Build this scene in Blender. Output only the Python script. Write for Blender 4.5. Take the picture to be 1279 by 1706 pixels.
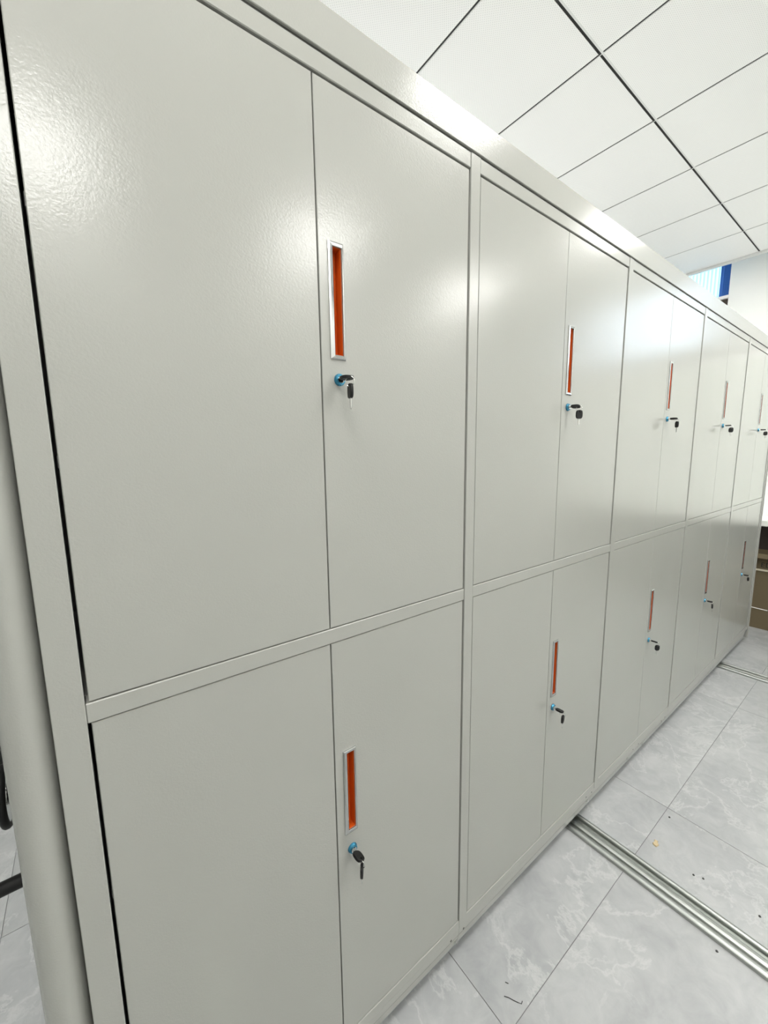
import bpy, bmesh, math, random
from mathutils import Vector, Matrix

for o in list(bpy.data.objects):
    bpy.data.objects.remove(o)
scene = bpy.context.scene
COL = scene.collection

# ------------------------------------------------------------------ camera
CAM_Y, CAM_Z = -0.7351, 1.632
YAW, PITCH, ROLL, FPX = 0.6408, 0.1396, -0.0131, 660.0
fw = Vector((math.sin(YAW)*math.cos(PITCH), math.cos(YAW)*math.cos(PITCH), -math.sin(PITCH)))
r0 = Vector((math.cos(YAW), -math.sin(YAW), 0)); u0 = r0.cross(fw)
cr = math.cos(ROLL)*r0 + math.sin(ROLL)*u0
cu = -math.sin(ROLL)*r0 + math.cos(ROLL)*u0
cam_data = bpy.data.cameras.new('camera')
cam = bpy.data.objects.new('camera', cam_data); COL.objects.link(cam)
m = Matrix.Identity(4)
for i in range(3):
    m[i][0], m[i][1], m[i][2] = cr[i], cu[i], -fw[i]
m[0][3], m[1][3], m[2][3] = 0.0, CAM_Y, CAM_Z
cam.matrix_world = m
cam_data.sensor_fit = 'HORIZONTAL'; cam_data.sensor_width = 36.0
cam_data.lens = FPX/1279*36.0
cam_data.clip_start = 0.02
scene.camera = cam

# ------------------------------------------------------------------ world and exposure
LED = 21.5            # ceiling panel emission
SKY = 5.0             # overcast daylight outside the windows
world = bpy.data.worlds.new('overcast_sky'); scene.world = world
world.use_nodes = True
bg = world.node_tree.nodes['Background']
bg.inputs['Color'].default_value = (0.98, 0.985, 1.0, 1); bg.inputs['Strength'].default_value = SKY
vs = scene.view_settings
vs.view_transform = 'Standard'; vs.look = 'None'; vs.gamma = 1.0; vs.use_curve_mapping = False
vs.exposure = 0.27

# ------------------------------------------------------------------ materials
def new_mat(name):
    mt = bpy.data.materials.new(name); mt.use_nodes = True
    return mt, mt.node_tree.nodes, mt.node_tree.links, mt.node_tree.nodes['Principled BSDF']

def simple(name, col, rough=0.5, metal=0.0, bump=0.0, scale=200.0, **kw):
    mt, N, L, P = new_mat(name)
    P.inputs['Base Color'].default_value = (*col, 1)
    P.inputs['Roughness'].default_value = rough
    P.inputs['Metallic'].default_value = metal
    for k, v in kw.items():
        P.inputs[k].default_value = v
    tc = N.new('ShaderNodeTexCoord')
    nz = N.new('ShaderNodeTexNoise'); nz.inputs['Scale'].default_value = scale
    L.new(tc.outputs['Object'], nz.inputs['Vector'])
    if bump:
        b = N.new('ShaderNodeBump'); b.inputs['Strength'].default_value = bump
        b.inputs['Distance'].default_value = 0.001
        L.new(nz.outputs['Fac'], b.inputs['Height']); L.new(b.outputs['Normal'], P.inputs['Normal'])
    # faint tone variation so no surface is one flat value
    mx = N.new('ShaderNodeMix'); mx.data_type = 'RGBA'
    mx.inputs['Factor'].default_value = 0.5
    n2 = N.new('ShaderNodeTexNoise'); n2.inputs['Scale'].default_value = 3.0
    L.new(tc.outputs['Object'], n2.inputs['Vector'])
    L.new(n2.outputs['Fac'], mx.inputs['Factor'])
    mx.inputs['A'].default_value = (*[c*0.97 for c in col], 1)
    mx.inputs['B'].default_value = (*[min(1, c*1.03) for c in col], 1)
    L.new(mx.outputs['Result'], P.inputs['Base Color'])
    return mt

def paint_material():
    mt = simple('grey_powder_coat', (0.338, 0.339, 0.315), rough=0.19, bump=0.0)
    N, L = mt.node_tree.nodes, mt.node_tree.links; P = N['Principled BSDF']
    tc = N.new('ShaderNodeTexCoord')
    nz = N.new('ShaderNodeTexNoise'); nz.inputs['Scale'].default_value = 290.0
    nz.inputs['Detail'].default_value = 1.0
    L.new(tc.outputs['Object'], nz.inputs['Vector'])
    b = N.new('ShaderNodeBump'); b.inputs['Strength'].default_value = 0.21
    b.inputs['Distance'].default_value = 0.001
    L.new(nz.outputs['Fac'], b.inputs['Height'])
    # sheet metal is never quite flat
    n3 = N.new('ShaderNodeTexNoise'); n3.inputs['Scale'].default_value = 2.6
    n3.inputs['Detail'].default_value = 0.0
    L.new(tc.outputs['Object'], n3.inputs['Vector'])
    b2 = N.new('ShaderNodeBump'); b2.inputs['Strength'].default_value = 0.12
    b2.inputs['Distance'].default_value = 0.008
    L.new(n3.outputs['Fac'], b2.inputs['Height'])
    L.new(b2.outputs['Normal'], b.inputs['Normal'])
    L.new(b.outputs['Normal'], P.inputs['Normal'])
    return mt

def floor_material():
    mt, N, L, P = new_mat('grey_marble_tile')
    tc = N.new('ShaderNodeTexCoord'); oi = N.new('ShaderNodeObjectInfo')
    add = N.new('ShaderNodeVectorMath'); add.operation = 'MULTIPLY_ADD'
    comb = N.new('ShaderNodeCombineXYZ')
    for k in range(3):
        L.new(oi.outputs['Random'], comb.inputs[k])
    L.new(comb.outputs[0], add.inputs[0]); add.inputs[1].default_value = (37.0, 53.0, 11.0)
    L.new(tc.outputs['Object'], add.inputs[2])
    def noise(scale, detail, rough=0.5, dist=0.0):
        n = N.new('ShaderNodeTexNoise'); n.inputs['Scale'].default_value = scale
        n.inputs['Detail'].default_value = detail; n.inputs['Roughness'].default_value = rough
        n.inputs['Distortion'].default_value = dist
        L.new(add.outputs[0], n.inputs['Vector']); return n
    def ridge(n, width):
        s = N.new('ShaderNodeMath'); s.operation = 'SUBTRACT'; L.new(n.outputs['Fac'], s.inputs[0]); s.inputs[1].default_value = 0.5
        a = N.new('ShaderNodeMath'); a.operation = 'ABSOLUTE'; L.new(s.outputs[0], a.inputs[0])
        r = N.new('ShaderNodeMapRange'); r.inputs['From Min'].default_value = 0.0; r.inputs['From Max'].default_value = width
        r.inputs['To Min'].default_value = 1.0; r.inputs['To Max'].default_value = 0.0
        L.new(a.outputs[0], r.inputs['Value']); return r
    cloud = noise(3.2, 6, 0.6, 0.4); fine = noise(14.0, 6, 0.62, 0.8)
    base = N.new('ShaderNodeValToRGB')
    base.color_ramp.elements[0].position = 0.30; base.color_ramp.elements[0].color = (0.285, 0.292, 0.298, 1)
    base.color_ramp.elements[1].position = 0.72; base.color_ramp.elements[1].color = (0.47, 0.475, 0.475, 1)
    mixf = N.new('ShaderNodeMix'); mixf.inputs['Factor'].default_value = 0.42
    L.new(cloud.outputs['Fac'], mixf.inputs['A']); L.new(fine.outputs['Fac'], mixf.inputs['B'])
    L.new(mixf.outputs['Result'], base.inputs['Fac'])
    v1 = ridge(noise(1.5, 9, 0.62, 0.35), 0.011); v2 = ridge(noise(4.0, 9, 0.66, 0.5), 0.022)
    gate = N.new('ShaderNodeMapRange'); gate.inputs['From Min'].default_value = 0.45; gate.inputs['From Max'].default_value = 0.62
    L.new(noise(2.3, 2).outputs['Fac'], gate.inputs['Value'])
    g2 = N.new('ShaderNodeMath'); g2.operation = 'MULTIPLY'; L.new(v2.outputs[0], g2.inputs[0]); L.new(gate.outputs[0], g2.inputs[1])
    g3 = N.new('ShaderNodeMath'); g3.operation = 'MULTIPLY'; L.new(g2.outputs[0], g3.inputs[0]); g3.inputs[1].default_value = 0.55
    g1 = N.new('ShaderNodeMath'); g1.operation = 'MULTIPLY'; L.new(v1.outputs[0], g1.inputs[0]); g1.inputs[1].default_value = 0.5
    mxm = N.new('ShaderNodeMath'); mxm.operation = 'MAXIMUM'; L.new(g1.outputs[0], mxm.inputs[0]); L.new(g3.outputs[0], mxm.inputs[1])
    mx = N.new('ShaderNodeMix'); mx.data_type = 'RGBA'
    L.new(mxm.outputs[0], mx.inputs['Factor']); L.new(base.outputs['Color'], mx.inputs['A'])
    mx.inputs['B'].default_value = (0.53, 0.535, 0.53, 1)
    L.new(mx.outputs['Result'], P.inputs['Base Color'])
    P.inputs['Roughness'].default_value = 0.34
    return mt

def ceiling_material():
    mt, N, L, P = new_mat('white_perforated_ceiling_sheet')
    tc = N.new('ShaderNodeTexCoord'); sp = N.new('ShaderNodeSeparateXYZ'); L.new(tc.outputs['Object'], sp.inputs[0])
    prods = []
    for k in (0, 1):
        a = N.new('ShaderNodeMath'); a.operation = 'MULTIPLY'; L.new(sp.outputs[k], a.inputs[0]); a.inputs[1].default_value = 2*math.pi/0.012
        s = N.new('ShaderNodeMath'); s.operation = 'SINE'; L.new(a.outputs[0], s.inputs[0]); prods.append(s)
    pm = N.new('ShaderNodeMath'); pm.operation = 'MULTIPLY'; L.new(prods[0].outputs[0], pm.inputs[0]); L.new(prods[1].outputs[0], pm.inputs[1])
    r = N.new('ShaderNodeMapRange'); r.inputs['From Min'].default_value = 0.45; r.inputs['From Max'].default_value = 0.7
    L.new(pm.outputs[0], r.inputs['Value'])
    mx = N.new('ShaderNodeMix'); mx.data_type = 'RGBA'; L.new(r.outputs[0], mx.inputs['Factor'])
    mx.inputs['A'].default_value = (0.90, 0.90, 0.88, 1); mx.inputs['B'].default_value = (0.72, 0.725, 0.71, 1)
    L.new(mx.outputs['Result'], P.inputs['Base Color']); P.inputs['Roughness'].default_value = 0.55
    return mt

def emit_material(name, col, strength):
    mt, N, L, P = new_mat(name)
    P.inputs['Base Color'].default_value = (0.9, 0.9, 0.9, 1)
    P.inputs['Emission Color'].default_value = (*col, 1); P.inputs['Emission Strength'].default_value = strength
    return mt

def blind_material(name, col, trans):
    mt, N, L, P = new_mat(name)
    P.inputs['Base Color'].default_value = (*col, 1); P.inputs['Roughness'].default_value = 0.6
    t = N.new('ShaderNodeBsdfTranslucent'); t.inputs['Color'].default_value = (*col, 1)
    mx = N.new('ShaderNodeMixShader'); mx.inputs[0].default_value = trans
    L.new(P.outputs[0], mx.inputs[1]); L.new(t.outputs[0], mx.inputs[2])
    L.new(mx.outputs[0], N['Material Output'].inputs['Surface'])
    return mt

def cardboard_material():
    mt = simple('brown_cardboard', (0.135, 0.104, 0.058), rough=0.85, bump=0.1, scale=90)
    return mt

M = dict(
    paint=paint_material(), floor=floor_material(), ceil=ceiling_material(),
    tee=simple('white_ceiling_tee', (0.72, 0.73, 0.71), 0.45),
    joint_shade=simple('ceiling_joint_shade', (0.03, 0.03, 0.03), 0.7),  # near-black colour stands for the shade up inside the tile gaps
    grout=simple('dark_grout', (0.20, 0.20, 0.20), 0.9),
    wall=simple('white_wall_paint', (0.87, 0.875, 0.85), 0.7, bump=0.05),
    led=emit_material('lit_panel_diffuser', (1.0, 0.99, 0.95), LED),
    ledframe=simple('white_lamp_frame', (0.8, 0.8, 0.8), 0.4),
    chrome=simple('polished_chrome', (0.47, 0.475, 0.47), 0.08, 1.0),
    steel=simple('key_steel', (0.62, 0.62, 0.60), 0.25, 1.0),
    orange=simple('orange_plastic', (0.56, 0.088, 0.008), 0.5, **{'Specular IOR Level': 0.2}),
    bluelock=simple('blue_film_on_lock', (0.045, 0.23, 0.36), 0.25, 0.6),
    black=simple('black_plastic', (0.008, 0.008, 0.008), 0.5, **{'Specular IOR Level': 0.25}),
    alu=simple('brushed_aluminium_track', (0.40, 0.415, 0.395), 0.36, 1.0),
    hole=simple('dark_hole', (0.05, 0.05, 0.045), 0.8),
    card=cardboard_material(), ink=simple('black_print', (0.02, 0.018, 0.015), 0.7),
    tape=simple('pale_packing_tape', (0.72, 0.66, 0.52), 0.3),
    strap=simple('white_packing_strap', (0.85, 0.85, 0.82), 0.4),
    counter=simple('white_counter_laminate', (0.80, 0.80, 0.76), 0.3),
    brown=simple('dark_brown_wood', (0.035, 0.022, 0.016), 0.6),
    winframe=simple('white_window_frame', (0.80, 0.78, 0.76), 0.4),
    daylitblind=blind_material('daylit_translucent_blind', (0.62, 0.84, 0.96), 0.75),  # daylight on the blue blind is put into this paler colour
    whiteblind=blind_material('pale_translucent_blind', (0.72, 0.73, 0.69), 0.5),
    brightblind=blind_material('thin_bluish_white_blind', (0.88, 0.94, 1.0), 0.9),
    blueblind=blind_material('royal_blue_blind', (0.035, 0.15, 0.52), 0.10),
    chip=simple('tan_chip', (0.50, 0.40, 0.24), 0.8), grit=simple('dark_grit', (0.05, 0.05, 0.05), 0.8),
)
gm, gN, gL, gP = new_mat('window_glass')
gP.inputs['Base Color'].default_value = (0.9, 0.95, 0.95, 1); gP.inputs['Roughness'].default_value = 0.02
gt = gN.new('ShaderNodeBsdfTransparent'); gt.inputs['Color'].default_value = (0.96, 0.965, 0.96, 1)
gx = gN.new('ShaderNodeMixShader'); gx.inputs[0].default_value = 0.06
gL.new(gt.outputs[0], gx.inputs[1]); gL.new(gP.outputs[0], gx.inputs[2]); gL.new(gx.outputs[0], gN['Material Output'].inputs['Surface'])
M['glass'] = gm

# ------------------------------------------------------------------ mesh helpers
class MB:
    def __init__(s): s.v = []; s.f = []
    def add(s, vs_, fs):
        o = len(s.v); s.v += [tuple(p) for p in vs_]; s.f += [tuple(i+o for i in q) for q in fs]; return s
    def box(s, x0, x1, y0, y1, z0, z1, bev=0.0):
        bm = bmesh.new(); bmesh.ops.create_cube(bm, size=1.0)
        for v in bm.verts:
            v.co = Vector(((x0+x1)/2+v.co.x*(x1-x0), (y0+y1)/2+v.co.y*(y1-y0), (z0+z1)/2+v.co.z*(z1-z0)))
        if bev:
            bmesh.ops.bevel(bm, geom=bm.edges[:], offset=bev, segments=1, affect='EDGES')
        bm.verts.index_update()
        s.add([v.co for v in bm.verts], [[v.index for v in f.verts] for f in bm.faces]); bm.free(); return s
    def loops(s, L, close=False, cap0=False, cap1=False):
        n = len(L[0]); pts = [p for l in L for p in l]; fs = []
        K = len(L)
        for k in range(K if close else K-1):
            a, b = k*n, ((k+1) % K)*n
            for i in range(n):
                j = (i+1) % n
                fs.append((a+i, a+j, b+j, b+i))
        if cap0: fs.append(tuple(range(n))[::-1])
        if cap1: fs.append(tuple((K-1)*n+i for i in range(n)))
        return s.add(pts, fs)
    def extrude_profile(s, prof, a0, a1, axis):
        # prof: list of 2D points; axis 'x': (y,z) swept along x, 'y': (x,z) swept along y, 'z': (x,y) swept along z
        def P(p, t): return {'x': (t, p[0], p[1]), 'y': (p[0], t, p[1]), 'z': (p[0], p[1], t)}[axis]
        return s.loops([[P(p, a0) for p in prof], [P(p, a1) for p in prof]], cap0=True, cap1=True)
    def cyl(s, c, r, p0, p1, axis='y', n=20, r1=None):
        r1 = r if r1 is None else r1
        def P(a, t, rr):
            u, w = rr*math.cos(a), rr*math.sin(a)
            return {'x': (t, c[1]+u, c[2]+w), 'y': (c[0]+u, t, c[2]+w), 'z': (c[0]+u, c[1]+w, t)}[axis]
        A = [2*math.pi*k/n for k in range(n)]
        return s.loops([[P(a, p0, r) for a in A], [P(a, p1, r1) for a in A]], cap0=True, cap1=True)
    def tube(s, pts, r, n=6, closed=False):
        pts = [Vector(p) for p in pts]; L = []
        K = len(pts)
        for k, p in enumerate(pts):
            a = pts[(k-1) % K] if (closed or k) else p; b = pts[(k+1) % K] if (closed or k < K-1) else p
            t = (b-a).normalized(); ref = Vector((0, 0, 1)) if abs(t.z) < 0.9 else Vector((1, 0, 0))
            u = t.cross(ref).normalized(); w = t.cross(u)
            L.append([p+u*r*math.cos(2*math.pi*i/n)+w*r*math.sin(2*math.pi*i/n) for i in range(n)])
        # keep frames from twisting between rings
        for k in range(1, K):
            best = min(range(n), key=lambda sft: (L[k][sft]-L[k-1][0]).length)
            L[k] = L[k][best:]+L[k][:best]
        return s.loops(L, close=closed, cap0=not closed, cap1=not closed)
    def torus(s, c, R, r, axis='x', n=28, mseg=8):
        pts = []
        for k in range(n):
            a = 2*math.pi*k/n; u, w = R*math.cos(a), R*math.sin(a)
            pts.append({'x': (c[0], c[1]+u, c[2]+w), 'y': (c[0]+u, c[1], c[2]+w), 'z': (c[0]+u, c[1]+w, c[2])}[axis])
        return s.tube(pts, r, mseg, True)
    def mesh(s, name, mat, smooth=False):
        me = bpy.data.meshes.new(name); me.from_pydata(s.v, [], s.f)
        bm = bmesh.new(); bm.from_mesh(me); bmesh.ops.recalc_face_normals(bm, faces=bm.faces[:]); bm.to_mesh(me); bm.free()
        me.materials.append(mat)
        if smooth:
            me.polygons.foreach_set('use_smooth', [True]*len(me.polygons))
            me.set_sharp_from_angle(angle=math.radians(40))
        return me
    def build(s, name, mat, parent=None, loc=(0, 0, 0), smooth=False):
        return put(name, s.mesh(name, mat, smooth), parent, loc)

def put(name, me, parent=None, loc=(0, 0, 0), rot=None):
    o = bpy.data.objects.new(name, me); COL.objects.link(o)
    o.location = loc
    if rot: o.rotation_euler = rot
    if parent: o.parent = parent
    return o

def tag(o, label=None, cat=None, group=None, kind=None):
    if label: o['label'] = label
    if cat: o['category'] = cat
    if group: o['group'] = group
    if kind: o['kind'] = kind
    return o

def thing(name, label, cat, loc=(0, 0, 0), group=None):
    o = bpy.data.objects.new(name, None); COL.objects.link(o); o.location = loc
    o.empty_display_size = 0.1
    return tag(o, label, cat, group)

def rect(x0, x1, z0, z1, y): return [(x0, y, z0), (x1, y, z0), (x1, y, z1), (x0, y, z1)]

def grid_holes(mb, us, vs_, holes, P, Q):
    """sheet with rectangular holes: P/Q map (u,v) to front / back face points"""
    def inh(u, v): return any(a < u < b and c < v < d for a, b, c, d in holes)
    for i in range(len(us)-1):
        for j in range(len(vs_)-1):
            if inh((us[i]+us[i+1])/2, (vs_[j]+vs_[j+1])/2): continue
            c = [(us[i], vs_[j]), (us[i+1], vs_[j]), (us[i+1], vs_[j+1]), (us[i], vs_[j+1])]
            mb.add([P(*p) for p in c], [(0, 1, 2, 3)]); mb.add([Q(*p) for p in c], [(3, 2, 1, 0)])
    for a, b, c, d in holes + [(us[0], us[-1], vs_[0], vs_[-1])]:
        k = [(a, c), (b, c), (b, d), (a, d)]
        mb.loops([[P(*p) for p in k], [Q(*p) for p in k]])
    return mb

# ------------------------------------------------------------------ room shell
XL, XR, YB, YF = -2.60, 5.20, 2.60, -2.80      # left, far (right end), behind the row, behind the camera
CZ, SLAB = 3.381, 3.62
floor = tag(MB().box(XL, XR, YF, YB, -0.10, -0.0025).build('floor', M['grout']), kind='structure')
FX, FY = 2.013, -0.207                          # floor joint origin
TG = 0.0009
tile_me = {}
i0 = math.floor((XL-FX)/1.2); i1 = math.ceil((XR-FX)/1.2); j0 = math.floor((YF-FY)/0.6); j1 = math.ceil((YB-FY)/0.6)
for i in range(i0, i1):
    for j in range(j0, j1):
        x0, x1 = max(FX+1.2*i, XL), min(FX+1.2*(i+1), XR); y0, y1 = max(FY+0.6*j, YF), min(FY+0.6*(j+1), YB)
        if x1-x0 < 0.02 or y1-y0 < 0.02: continue
        key = (round(x1-x0, 3), round(y1-y0, 3))
        if key not in tile_me:
            w, h = key
            tile_me[key] = MB().box(-w/2+TG, w/2-TG, -h/2+TG, h/2-TG, -0.002, 0.0, 0.0005).mesh('floor_tile', M['floor'])
        put('floor_tile', tile_me[key], floor, ((x0+x1)/2, (y0+y1)/2, 0))

ceiling = tag(MB().box(XL, XR, YF, YB, SLAB, SLAB+0.1).build('ceiling', M['wall']), kind='structure')
CXo, CYo = 1.9952, 0.2899                       # ceiling joint origin
CEND = 4.945
LAMPS = [(x, y) for x in (-0.105, 1.695, 3.495) for y in (-0.610, -2.410)] + [(1.695, 1.190), (3.495, 1.190)]  # last pair, unseen behind the row, added to brighten the ceiling
cm = {}
ci0 = math.floor((XL-CXo)/0.6); ci1 = math.ceil((CEND-CXo)/0.6); cj0 = math.floor((YF-CYo)/0.6); cj1 = math.ceil((YB-CYo)/0.6)
for i in range(ci0, ci1):
    for j in range(cj0, cj1):
        x0, x1 = max(CXo+0.6*i, XL), min(CXo+0.6*(i+1), CEND); y0, y1 = max(CYo+0.6*j, YF), min(CYo+0.6*(j+1), YB)
        if x1-x0 < 0.03 or y1-y0 < 0.03: continue
        xc, yc = (x0+x1)/2, (y0+y1)/2
        if any(abs(xc-a) < 0.1 and abs(yc-b) < 0.1 for a, b in LAMPS): continue
        key = (round(x1-x0, 3), round(y1-y0, 3))
        if key not in cm:
            w, h = key
            cm[key] = MB().box(-w/2+0.0065, w/2-0.0065, -h/2+0.0095, h/2-0.0095, 0, 0.0022).mesh('ceiling_tile', M['ceil'])
        put('ceiling_tile', cm[key], ceiling, (xc, yc, CZ))
mt_me = MB().box(XL, CEND, -0.0093, -0.0012, 0.0005, 0.003).mesh('main_tee', M['tee'])
md_me = MB().box(XL, CEND, -0.016, 0.016, 0.0040, 0.0080).mesh('joint_shade_strip', M['joint_shade'])  # dark strip over the tile gap stands in for its shade
for j in range(cj0+1, cj1):
    put('main_tee', mt_me, ceiling, (0, CYo+0.6*j, CZ)); put('joint_shade_strip', md_me, ceiling, (0, CYo+0.6*j, CZ))
ct_me = MB().box(0.0030, 0.0063, YF, YB, 0.0004, 0.0026).mesh('cross_tee', M['tee'])
cd_me = MB().box(-0.012, 0.012, YF, YB, 0.0028, 0.0037).mesh('joint_shade_strip', M['joint_shade'])
for i in range(ci0+1, ci1):
    put('cross_tee', ct_me, ceiling, (CXo+0.6*i, 0, CZ)); put('joint_shade_strip', cd_me, ceiling, (CXo+0.6*i, 0, CZ))
tag(MB().box(CEND, CEND+0.022, YF, YB, CZ-0.022, SLAB).build('trim_1', M['tee']), kind='structure')

# far wall with two high windows; the one in view stands beyond the end of the row
W1 = (0.545, 1.90, 2.35, 3.56); W2 = (-2.45, 0.06, 1.03, 2.60); W4 = (-2.00, -0.66, 2.70, 3.44)
us = sorted({YF, YB, W1[0], W1[1], W2[0], W2[1], W4[0], W4[1]}); vz = sorted({0.0, SLAB, W1[2], W1[3], W2[2], W2[3], W4[2], W4[3]})
tag(grid_holes(MB(), us, vz, [W1, W2, W4], lambda u, v: (XR, u, v), lambda u, v: (XR+0.18, u, v)).build('wall_far', M['wall']), kind='structure')
W3 = (0.60, 3.30, 1.45, 2.90)  # window out of view, added to brighten the ceiling
tag(grid_holes(MB(), [XL, W3[0], W3[1], XR], [0.0, W3[2], W3[3], SLAB], [W3], lambda u, v: (u, YB, v), lambda u, v: (u, YB+0.15, v)).build('wall_back', M['wall']), kind='structure')
f = MB()
for (p, q, r_, s_) in ((W3[0], W3[1], W3[2], W3[2]+.04), (W3[0], W3[1], W3[3]-.04, W3[3]), (W3[0], W3[0]+.04, W3[2]+.04, W3[3]-.04), (W3[1]-.04, W3[1], W3[2]+.04, W3[3]-.04)):
    f.box(p, q, YB+0.07, YB+0.11, r_, s_)
w3 = tag(f.build('window_4', M['winframe']), kind='structure')
MB().box(W3[0]+.04, W3[1]-.04, YB+0.088, YB+0.093, W3[2]+.04, W3[3]-.04).build('window_pane', M['glass'], w3)
for x in (1.50, 2.40): MB().box(x-.02, x+.02, YB+0.094, YB+0.115, W3[2]+.04, W3[3]-.04).build('mullion', M['winframe'], w3)
tag(MB().box(XL, XR, YF-0.15, YF, 0, SLAB).build('wall_camera_side', M['wall']), kind='structure')
tag(MB().box(XL-0.15, XL, YF-0.15, YB+0.15, 0, SLAB).build('wall_left', M['wall']), kind='structure')
for n, (a, b, c, d) in enumerate((W1, W2, W4), 1):
    f = MB(); bar = 0.035
    for (p, q, r_, s_) in ((a, b, c, c+bar), (a, b, d-bar, d), (a, a+bar, c, d), (b-bar, b, c, d)):
        f.box(XR+0.09, XR+0.13, p, q, r_, s_)
    w = tag(f.build('window_%d' % n, M['winframe']), kind='structure')
    MB().box(XR+0.106, XR+0.112, a+bar, b-bar, c+bar, d-bar).build('window_pane', M['glass'], w)
    if n == 1:
        MB().box(XR-0.004, XR+0.088, a, b, 3.128, 3.158, 0.002).build('transom', M['winframe'], w)
        MB().box(XR+0.03, XR+0.05, a+0.002, b-0.002, c+0.002, 3.128).build('lower_panel', M['brown'], w)
def slat_mesh(mat, wd, z0, z1, ang):
    pr = [(-wd/2, -0.0008), (0, 0.0022), (wd/2, -0.0008), (wd/2, -0.0016), (0, 0.0014), (-wd/2, -0.0016)]
    ca, sa = math.cos(ang), math.sin(ang)
    return MB().extrude_profile([(y*ca*0-x*sa+y*ca, x*ca+y*sa) for x, y in pr], z0, z1, 'z').mesh('slat', mat)
# blind in the visible window: blue slats stacked at the edge, beyond them slats paled to carry the daylight
vb = thing('vertical_blind', 'blue vertical blind glowing with daylight in the high window above the cabinet row', 'blind', (XR+0.045, W1[0], 3.16))
pal = slat_mesh(M['daylitblind'], 0.034, 0, 0.36, 0.75); blu = slat_mesh(M['blueblind'], 0.030, 0, 0.36, -0.2)
put('headrail', MB().box(-0.02, 0.02, 0.002, W1[1]-W1[0]-0.002, 0.365, 0.395).mesh('headrail', M['winframe']), vb)
for k in range(5): put('slat', blu, vb, (-0.012+0.0*k, 0.012+0.0145*k, 0.0))
for k in range(40):
    yy = 0.090+0.031*k
    if yy > W1[1]-W1[0]-0.03: break
    put('slat', pal, vb, (0.0, yy, 0.0))
vb2 = thing('vertical_blind', 'pale vertical blind hanging in the window over the far counter', 'blind', (XR+0.045, W2[0], 1.05))
pal2 = slat_mesh(M['whiteblind'], 0.090, 0.0, 1.50, 0.2)
put('headrail', MB().box(-0.02, 0.02, 0.002, W2[1]-W2[0]-0.002, 1.51, 1.545).mesh('headrail', M['winframe']), vb2)
for k in range(28): put('slat', pal2, vb2, (0, 0.06+0.0885*k, 0))
w2 = bpy.data.objects['window_2']
for y in (-0.80, -1.62): MB().box(XR+0.09, XR+0.13, y-0.02, y+0.02, W2[2]+.035, W2[3]-.035).build('mullion', M['winframe'], w2)

vb3 = thing('vertical_blind', 'pale blue vertical blind in the small high window over the far counter', 'blind', (XR+0.045, W4[0], W4[2]))
pal3 = slat_mesh(M['brightblind'], 0.086, 0.012, 0.69, 0.2)
put('headrail', MB().box(-0.02, 0.02, 0.002, W4[1]-W4[0]-0.002, 0.70, 0.735).mesh('headrail', M['winframe']), vb3)
for k in range(15): put('slat', pal3, vb3, (0, 0.055+0.0875*k, 0))

# lamps
lamp_where = {-0.105: 'level with the first cabinet', 1.695: 'level with the second cabinet', 3.495: 'level with the fourth cabinet'}
lamp_row = {-0.610: 'nearer row over the aisle', -2.410: 'farther row over the aisle', 1.190: 'added unseen behind the cabinets'}
fr = MB()
for (a, b, c, d) in ((-.296, .296, -.294, -.276), (-.296, .296, .276, .294), (-.296, -.278, -.276, .276), (.278, .296, -.276, .276)):
    fr.box(a, b, c, d, -0.002, 0.014)
fr_me = fr.mesh('lamp_frame', M['ledframe']); df_me = MB().box(-.278, .278, -.276, .276, 0.0, 0.012).mesh('diffuser', M['led'])
hs_me = MB().box(-.285, .285, -.284, .284, 0.0145, 0.040).mesh('housing', M['ledframe'])
for x, y in LAMPS:
    t = thing('ceiling_light', 'square LED ceiling panel %s, %s' % (lamp_where[x], lamp_row[y]), 'ceiling light', (x, y, CZ), 'LED panels in the ceiling')
    put('lamp_frame', fr_me, t); put('diffuser', df_me, t); put('housing', hs_me, t)

# ------------------------------------------------------------------ floor tracks
def track(x, label):
    t = thing('floor_track', label, 'floor track', (x, 0, 0), 'rails the cabinets roll on')
    y0, y1 = -2.9, 2.3
    prof = [(-.050, 0), (-.050, .011), (-.046, .0155), (-.040, .0165), (-.034, .0155), (-.031, .011), (-.030, .0015),
            (.031, .0015), (.032, .012), (.035, .0155), (.041, .0165), (.047, .0155), (.050, .012), (.050, 0)]
    MB().extrude_profile(prof, y0, y1, 'y').build('channel', M['alu'], t, smooth=True)
    prof = [(-.013, .0015), (-.013, .009), (-.010, .0115), (-.003, .0115), (-.001, .0095), (.001, .0095), (.003, .0115), (.010, .0115), (.013, .009), (.013, .0015)]
    MB().extrude_profile(prof, y0, y1, 'y').build('centre_rail', M['alu'], t, smooth=True)
track(0.17, 'added ridged aluminium floor track, unseen under the first cabinet')  # unseen track added to cast a soft glow onto the lower door
track(1.595, 'ridged aluminium floor track running out from under the second cabinet')
track(3.775, 'ridged aluminium floor track running out from under the fifth cabinet by the cartons')

# ------------------------------------------------------------------ cabinet row
X0, PITCHX, PW = -0.0355, 0.9, 0.0351
OW = PITCHX-PW                                  # door opening width
DEP = 0.50
ZB, ZD, ZRB, ZRT, ZDT, ZHT, ZTT = 0.044, 0.140, 1.223, 1.256, 2.334, 2.3687, 2.450
YD = 0.0018                                     # door face sits just behind the frame
SPLIT = OW/2+0.001
ordn = ['first', 'second', 'third', 'fourth', 'fifth']

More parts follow.
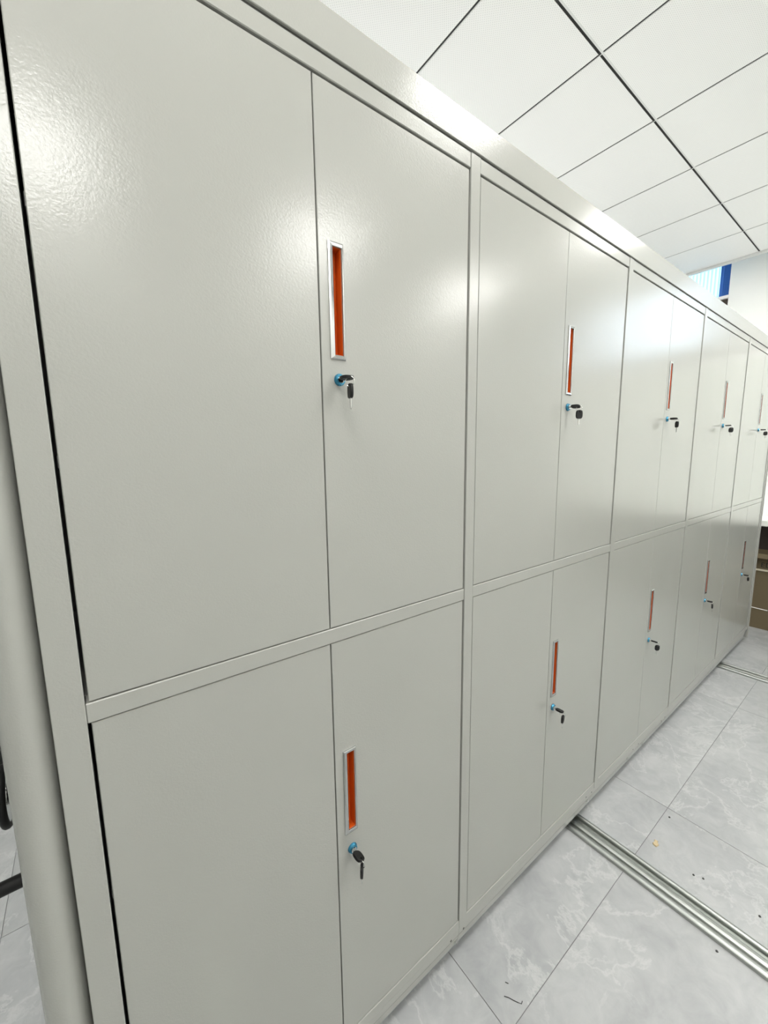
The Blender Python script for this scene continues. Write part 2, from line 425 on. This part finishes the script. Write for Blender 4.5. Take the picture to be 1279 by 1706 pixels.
carcass = MB()
for (a, b, c, d, e, f) in ((-PW, -PW+0.003, 0.030, DEP, ZD, ZHT), (OW-0.0035, OW-0.0005, 0.030, DEP, ZD, ZHT), (-PW+.003, OW-.0035, DEP-0.003, DEP, ZD, ZHT),
                           (-PW+.003, OW-.0035, 0.030, DEP-.003, ZD, ZD+0.003), (-PW+.003, OW-.0035, 0.030, DEP-.003, ZHT-0.003, ZHT), (-PW+.003, OW-.0035, 0.030, DEP-.003, ZRB, ZRT)):
    carcass.box(a, b, c, d, e, f)
carcass_me = carcass.mesh('carcass', M['paint'])
shelf_me = MB().box(0.002, OW-0.006, 0.04, DEP-0.006, 0, 0.02, 0.001).mesh('shelf', M['paint'])
post_me = MB().box(-PW, 0, -0.0016, 0.030, ZD-0.030, ZHT, 0.0012).mesh('stile', M['paint'])
wide_me = MB().box(-0.0415, 0, -0.0016, 0.030, ZD-0.030, ZHT, 0.0012).mesh('stile', M['paint'])
endst_me = MB().box(OW, PITCHX, -0.0016, 0.030, ZD-0.030, ZHT, 0.0012).mesh('stile', M['paint'])
midr_me = MB().box(0.0003, OW-0.0003, 0.0, 0.030, ZRB, ZRT, 0.0014).mesh('middle_rail', M['paint'])
topr_me = MB().box(0.0003, OW-0.0003, 0.0, 0.030, ZDT, ZHT, 0.0014).mesh('top_rail', M['paint'])
botr_me = MB().extrude_profile([(0.0, ZD-0.030), (0.0, ZD-0.0016), (0.0016, ZD), (0.030, ZD), (0.030, ZD-0.030)], 0.0003, OW-0.0003, 'x').mesh('bottom_rail', M['paint'])

def door_mesh(x0, x1, z0, z1, hole=None):
    b = 0.0012; yf, yb = YD, YD+0.018
    L = [rect(x0, x1, z0, z1, yb), rect(x0, x1, z0, z1, yf+b), rect(x0+b, x1-b, z0+b, z1-b, yf)]
    mb = MB()
    if hole:
        L += [rect(*hole, yf), rect(*hole, yb)]; mb.loops(L, close=True)
    else:
        mb.loops(L, cap0=True, cap1=True)
    return mb.mesh('door', M['paint'])
def handle_meshes(x0, x1, z0, z1, h):
    e = 0.0002
    fr_ = MB().loops([rect(x0, x1, z0, z1, YD-e), rect(x0, x1, z0, z1, YD-0.002), rect(x0+.0035, x1-.0015, z0+.0025, z1-.0025, YD-0.0034),
                      rect(h[0]-.001, h[1]+.001, h[2]-.001, h[3]+.001, YD-0.0028), rect(h[0]+e, h[1]-e, h[2]+e, h[3]-e, YD-0.002), rect(h[0]+e, h[1]-e, h[2]+e, h[3]-e, YD-e)], close=True)
    g = 0.0006
    cup = MB().loops([rect(h[0]+g, h[1]-g, h[2]+g, h[3]-g, YD+0.0005), rect(h[0]+g, h[1]-g, h[2]+g, h[3]-g, YD+0.022), rect(h[0]+g, h[1]-g, h[2]+g, h[3]-g, YD+0.023)], cap1=True)
    # give the cup a skin so that it is a tray and not a single sheet
    cup.loops([rect(h[0]+g, h[1]-g, h[2]+g, h[3]-g, YD+0.0005), rect(h[0]+.0015, h[1]-.0015, h[2]+.0015, h[3]-.0015, YD+0.0005), rect(h[0]+.0015, h[1]-.0015, h[2]+.0015, h[3]-.0015, YD+0.0215)], cap1=True)
    return fr_.mesh('handle_frame', M['chrome']), cup.mesh('handle_recess', M['orange'])
LOCKX = SPLIT+0.0405
def lock_meshes(z):
    c = (LOCKX, 0, z)
    ring = MB().cyl(c, 0.0125, YD-0.0002, YD-0.002, n=24).cyl(c, 0.0118, YD-0.002, YD-0.0065, n=24, r1=0.0105).mesh('lock_collar', M['bluelock'], True)
    core = MB().cyl(c, 0.0072, YD-0.0065, YD-0.0085, n=20).mesh('lock_core', M['chrome'], True)
    return ring, core

HX0, HX1 = SPLIT+0.0215, SPLIT+0.0565
dset = []
for (z0, z1, hz0, hz1, lz) in ((ZD, ZRB, 0.724, 0.947, 0.678), (ZRT, ZDT, 1.830, 2.053, 1.790)):
    hole = (HX0+0.0105, HX1-0.0045, hz0+0.0085, hz1-0.0085)
    gb, gt = (0.0016, 0.0022) if z0 < 1 else (0.0018, 0.0040)
    left = door_mesh(0.0050, SPLIT-0.0013, z0+gb, z1-gt)
    right = door_mesh(SPLIT+0.0013, OW-0.0036, z0+gb, z1-gt, hole)
    dset.append((left, right, handle_meshes(HX0, HX1, hz0, hz1, hole), lock_meshes(lz), lz))

# keys -----------------------------------------------------------------
def key_head_mesh():
    n = 20; out, inn = [], []
    for k in range(n):
        a = 2*math.pi*k/n; dx, dz = math.cos(a), math.sin(a)
        # superellipse outline 22 x 28 mm about its centre, hole 9 mm above the centre
        inn.append((0.0028*dx, 0.0095+0.0028*dz))
        ex = 3.2; R = 1.0/((abs(dx)/0.0122)**ex+(abs(dz)/0.0146)**ex)**(1/ex)
        out.append((R*dx, R*dz))
    t = 0.0024
    L = [[(x, -t, z) for x, z in out], [(x*0.94, -t-0.0008, z*0.95) for x, z in out], [(x, -t-0.0008, z) for x, z in inn],
         [(x, t+0.0008, z) for x, z in inn], [(x*0.94, t+0.0008, z*0.95) for x, z in out], [(x, t, z) for x, z in out]]
    return MB().loops(L, close=True).mesh('key_head', M['black'], True)
head_me = key_head_mesh()
blade_me = MB().extrude_profile([(-.0036, -.0135), (.0036, -.0135), (.0036, -.022), (.0026, -.0235), (.0036, -.025), (.0022, -.0275), (.0034, -.030), (.0020, -.0325), (0, -.0365), (-.0026, -.034), (-.0036, -.031)], -.0009, .0009, 'y').mesh('key_blade', M['steel'])
ring_me = MB().torus((0, 0, 0), 0.0098, 0.0007, 'x', 28, 6).mesh('key_ring', M['steel'], True)
def key_set(x, z, spin, tilt, label, swing):
    t = thing('key_set', label, 'keys', (x, YD-0.0088, z), 'keys left in the cabinet locks')
    # key in the lock: head lies flat, blade points into the lock
    e = put('inserted_key_head', head_me, t, (0, -0.0195, 0), (math.radians(90)+swing*0, math.radians(0), 0))
    # local z -> -y, local y -> z ; roll the flat of the head about the lock axis
    e.rotation_euler = (math.radians(90), 0, 0)
    e.rotation_euler = Matrix.Rotation(tilt, 3, 'Y').to_4x4().to_3x3().__matmul__(Matrix.Rotation(math.radians(90), 3, 'X')).to_euler()
    sh = put('inserted_key_shank', MB().box(-.0036, .0036, -.0058, 0.0, -.0009, .0009).mesh('inserted_key_shank', M['steel']), t)
    sh.rotation_euler = (0, tilt, 0)
    hy = -0.0195-0.0095
    put('key_ring', ring_me, t, (0, hy-0.003, -0.0085), (0, 0, 0.35+swing))
    k = put('hanging_key_head', head_me, t, (0.0, hy-0.004, -0.0180-0.0095), (0, 0, spin))
    put('hanging_key_blade', blade_me, k)
    return t

spins = {(0, 1): 1.30, (0, 0): 0.9, (1, 1): -0.35, (1, 0): 0.25, (2, 1): 0.75, (2, 0): -0.5, (3, 1): -0.75, (3, 0): 0.4, (4, 1): -0.8, (4, 0): 0.5}
lv = ['lower', 'upper']
place = ['with the wide left stile and rounded end panel beside it', 'second from the rounded end panel',
         'third and middle one of the row', 'fourth from the rounded end panel', 'fifth and farthest, next to the cartons']
for i in range(5):
    c = thing('storage_cabinet', 'light grey four-door steel cabinet, %s' % place[i], 'cabinet', (X0+PITCHX*i, 0, 0), 'steel cabinets in the mobile row')
    put('carcass', carcass_me, c)
    for z in (0.50, 0.86, 1.62, 1.98): put('shelf', shelf_me, c, (0, 0, z))
    put('stile', wide_me if i == 0 else post_me, c)
    if i == 4: put('stile', endst_me, c)
    put('top_rail', topr_me, c); put('middle_rail', midr_me, c); put('bottom_rail', botr_me, c)
    for k, (ld, rd, (hf, hr), (la, lb), lz) in enumerate(dset):
        put('door', ld, c); d = put('door', rd, c)
        tag(put('handle_frame', hf, d), 'chrome handle frame'); tag(put('handle_recess', hr, d), 'orange recessed finger pull')
        tag(put('lock_collar', la, d), 'blue lock collar'); put('lock_core', lb, d)
        key_set(X0+PITCHX*i+LOCKX, lz, spins[(i, k)], (0.0, 0.25, 0.1, -0.1, 0.05)[i] if k else (0.45, 0.3, 0.35, 0.1, 0.05)[i],
                'black-headed keys in the %s lock of the %s cabinet from the left' % (lv[k], ordn[i]), 0.25*math.sin(3.1*i+k))

XEND = X0+PITCHX*5                              # 4.4645
# top fascia (one long folded cover over the row)
fs = thing('top_fascia', 'long light grey steel fascia board capping the cabinet row', 'fascia', (0, 0, ZHT))
xa, xb = -0.0765, XEND+0.0
MB().box(xa, xb, -0.0012, 0.020, 0.0062, ZTT-ZHT, 0.0012).build('front_board', M['paint'], fs)
MB().box(xa, xb, DEP-0.020, DEP, 0.0062, ZTT-ZHT, 0.0012).build('rear_board', M['paint'], fs)
MB().box(xa, xb, 0.020, DEP-0.020, ZTT-ZHT-0.012, ZTT-ZHT, 0.001).build('cover_sheet', M['paint'], fs)
MB().box(xa, xb, 0.004, DEP-0.004, 0.0, 0.0062).build('gap_shade_strip', M['hole'], fs)  # dark strip stands in for the shade in the gap below the fascia

# carriage under the row
cg = thing('mobile_carriage', 'low grey steel carriage with bolted skirt carrying the whole cabinet row', 'carriage', (0, 0, 0))
prof = [(0.0, ZD-0.0303), (0.0, ZD-0.034), (0.0002, 0.088), (0.003, 0.080), (0.0075, 0.050), (0.0095, ZB), (0.012, ZB), (0.012, ZD-0.0303)]
seam = [-0.077, 0.8290, 2.166, 3.47, 4.385]
for a, b in zip(seam[:-1], seam[1:]):
    MB().extrude_profile(prof, a+0.0006, b-0.0006, 'x').build('skirt', M['paint'], cg)
MB().box(-0.075, 4.455, 0.030, DEP, 0.060, ZD-0.0312).build('deck', M['paint'], cg)
bolt_me = MB().cyl((0, 0, 0), 0.0065, 0.0, -0.004, n=6).cyl((0, 0, 0), 0.0085, 0.0012, 0.0, n=16).mesh('bolt', M['steel'])
hole_me = MB().cyl((0, 0, 0), 0.0038, 0.0004, -0.0004, n=12).mesh('bolt_hole', M['hole'])
for x, z, kind in ((.793, .094, 0), (.821, .064, 1), (.852, .092, 0), (1.658, .106, 0), (1.670, .082, 1), (1.708, .102, 0), (2.096, .072, 1), (2.150, .098, 0),
                   (2.217, .098, 0), (2.276, .070, 1), (2.532, .094, 0), (2.554, .076, 1), (2.587, .093, 0), (3.423, .072, 1), (3.452, .095, 0), (3.50, .095, 0)):
    yy = 0.0002 if z > 0.088 else 0.003+(0.080-z)*0.15 if z < 0.080 else 0.0015
    put('bolt' if kind else 'bolt_hole', bolt_me if kind else hole_me, cg, (x, yy-(0.0008 if kind else 0.0), z))
whl = MB().cyl((0, 0, 0), 0.0240, -0.007, 0.007, 'x', 24).mesh('wheel', M['steel'], True)
for x in (0.17, 1.595, 3.775):
    for y in (0.07, 0.40): put('wheel', whl, cg, (x, y, 0.0356))

# left end panel with half-round front edge and crank wheel
ep = thing('end_panel', 'tall light grey end panel with half-round front edge at the left of the row', 'end panel', (-0.1092, 0, 0))
R = 0.0298; arc = []
for k in range(25):
    a = math.pi*k/24; arc.append((-R*math.cos(a), 0.032-R*math.sin(a)))
arc2 = []
for k in range(25):
    a = math.pi*k/24; arc2.append((R*math.cos(a), DEP-0.032+R*math.sin(a)))
MB().extrude_profile(arc+arc2, 0.03, ZTT, 'z').build('panel', M['paint'], ep, smooth=True)
HY, HZ = 0.345, 0.94
hw = thing('crank_handwheel', 'black and chrome crank handwheel on the outer face of the rounded end panel', 'handwheel', (-0.1395, HY, HZ))
MB().cyl((0, 0, 0), 0.040, -0.0005, -0.012, 'x', 28).cyl((0, 0, 0), 0.024, -0.012, -0.052, 'x', 28).build('hub', M['chrome'], hw, smooth=True)
MB().torus((-0.058, 0, 0), 0.062, 0.0075, 'x', 36, 10).build('rim', M['black'], hw, smooth=True)
MB().cyl((0, 0, 0), 0.058, -0.0535, -0.060, 'x', 32).cyl((0, 0, 0), 0.020, -0.060, -0.070, 'x', 24).build('hub_cap', M['chrome'], hw, smooth=True)
for k in range(3):
    a = math.radians(-114+120*k); ca, sa = math.cos(a), math.sin(a)
    r1 = 0.172
    MB().tube([(-0.028, 0.022*ca, 0.022*sa), (-0.028, r1*ca, r1*sa)], 0.006, 10).build('crank_arm', M['chrome'], hw, smooth=True)
    MB().cyl((0, r1*ca, r1*sa), 0.0135, -0.020, -0.150, 'x', 18).build('grip', M['black'], hw, smooth=True)

# right end panel
rp = thing('end_panel', 'narrow-edged light grey end panel closing the far end of the row beside the cartons', 'end panel', (XEND, 0, 0))
MB().box(0.0005, 0.018, -0.006, DEP+0.006, 0.030, ZTT, 0.0015).build('panel', M['paint'], rp)
MB().box(0.018, 0.021, 0.02, DEP-0.02, 0.16, ZTT-0.10, 0.001).build('inset_sheet', M['paint'], rp)

# ------------------------------------------------------------------ far end: counter and cartons
ct = thing('counter', 'white counter with dark brown back standing along the far wall above the cartons', 'counter', (XR, 0, 0))
MB().box(-0.36, -0.002, -2.0, 0.60, 0.962, 1.015, 0.004).build('counter_top', M['counter'], ct)
MB().box(-0.020, -0.002, -1.98, 0.58, 0.02, 0.962).build('back_board', M['brown'], ct)
for y in (-1.98, -0.92, 0.555): MB().box(-0.30, -0.022, y, y+0.025, 0.0, 0.962).build('side_board', M['brown'], ct)
MB().box(-0.06, -0.022, -1.95, 0.55, 0.70, 0.955).build('apron', M['brown'], ct)

def carton(x0, x1, y0, y1, z0, z1, label, text=None, strap=None, openflap=False):
    t = thing('cardboard_box', label, 'box', ((x0+x1)/2, (y0+y1)/2, z0), 'cartons under the far counter')
    hx, hy, h = (x1-x0)/2, (y1-y0)/2, z1-z0; w = 0.004
    mb = MB(); mb.box(-hx, -hx+w, -hy, hy, 0, h).box(hx-w, hx, -hy, hy, 0, h).box(-hx+w, hx-w, -hy, -hy+w, 0, h).box(-hx+w, hx-w, hy-w, hy, 0, h).box(-hx+w, hx-w, -hy+w, hy-w, 0, w)
    mb.build('walls', M['card'], t)
    if openflap:
        # front flap folded outward and down, side flap leaning up
        MB().loops([[(-hx, -hy, h), (-hx, hy, h), (-hx-0.085, hy-0.02, h-0.025), (-hx-0.085, -hy+0.02, h-0.025)],
                    [(-hx, -hy, h+.004), (-hx, hy, h+.004), (-hx-0.086, hy-0.02, h-0.021), (-hx-0.086, -hy+0.02, h-0.021)]], cap0=True, cap1=True).build('flap', M['card'], t)
        MB().loops([[(-hx+.01, -hy, h), (hx-.01, -hy, h), (hx-.02, -hy-0.05, h+0.07), (-hx+.02, -hy-0.05, h+0.07)],
                    [(-hx+.01, -hy+.004, h), (hx-.01, -hy+.004, h), (hx-.02, -hy-0.046, h+0.07), (-hx+.02, -hy-0.046, h+0.07)]], cap0=True, cap1=True).build('flap', M['card'], t)
    else:
        MB().box(-hx, hx, -hy, -0.001, h, h+0.003).build('flap', M['card'], t); MB().box(-hx, hx, 0.001, hy, h, h+0.003).build('flap', M['card'], t)
    if strap is not None:
        pts = [(-hx-0.002, -hy+0.002+(2*hy-.004)*k/14, strap-0.012*math.sin(math.pi*k/14)) for k in range(15)]
        MB().tube(pts, 0.0035, 6).build('strap', M['strap'], t)
    if text:
        cu_ = bpy.data.curves.new('print', 'FONT'); cu_.body = text; cu_.size = 0.062; cu_.extrude = 0.0003; cu_.align_x = 'CENTER'
        tmp = bpy.data.objects.new('print_curve', cu_); COL.objects.link(tmp)
        dg = bpy.context.evaluated_depsgraph_get(); me = bpy.data.meshes.new_from_object(tmp.evaluated_get(dg))
        bpy.data.objects.remove(tmp); me.materials.clear(); me.materials.append(M['ink'])
        p = put('print', me, t, (-hx-0.0006, 0.042, 0.042)); p.rotation_euler = (math.radians(90), 0, math.radians(-90))
        MB().box(-hx-0.0008, -hx-0.0002, -hy, hy, 0.005, 0.022).build('tape', M['tape'], t)
    return t
carton(4.87, 5.16, -0.36, 0.22, 0.0, 0.535, 'large brown carton on the floor with a white strap, below the open one', strap=0.20)
carton(4.875, 5.13, -0.30, 0.20, 0.540, 0.700, 'low brown carton with an open flap and black print, on top of the large carton', text='ED', openflap=True)

# ------------------------------------------------------------------ litter on the floor
def bit(name, x, y, pts, h, mat, label, cat):
    o = MB().loops([[(p[0], p[1], 0.0003) for p in pts], [(p[0]*.85, p[1]*.85, h) for p in pts]], cap0=True, cap1=True).build(name, mat, None, (x, y, 0))
    return tag(o, label, cat)
bit('wood_chip', 1.776, -0.24, [(-.017, -.008), (.000, -.012), (.009, -.004), (.018, -.003), (.015, .010), (.002, .006), (-.009, .009), (-.016, .004)], 0.004, M['chip'], 'tan chip lying on the floor tile beside the nearer track', 'chip')
g5 = [(.004, 0), (.001, .004), (-.003, .003), (-.004, -.001), (0, -.004)]
for x, y, lb in ((1.962, -0.23, 'dark speck of grit on the tile joint beyond the tan chip'), (1.747, -0.379, 'dark speck of grit nearest the tan chip, one of a close pair'),
                 (1.760, -0.406, 'dark speck of grit farther from the tan chip, one of a close pair'), (1.762, -0.567, 'dark crumb near the picture edge beyond the nearer track'),
                 (1.517, -0.506, 'tiny dark speck on the near side of the nearer track')):
    bit('grit_speck', x, y, g5, 0.003, M['grit'], lb, 'grit')
wp = [(0.868, -.150, .001), (.876, -.160, .0012), (.882, -.172, .0012), (.889, -.184, .0012), (.895, -.192, .001), (.902, -.190, .0015)]
tag(MB().tube(wp, 0.0011, 6).build('wire_clipping', M['grit']), 'short bent dark wire clipping on the tile in front of the first post', 'wire')
tag(MB().tube([(.898, -.132, .001), (.903, -.140, .001)], 0.0012, 6).build('wire_clipping', M['grit']), 'very short straight dark wire clipping beside the bent one', 'wire')
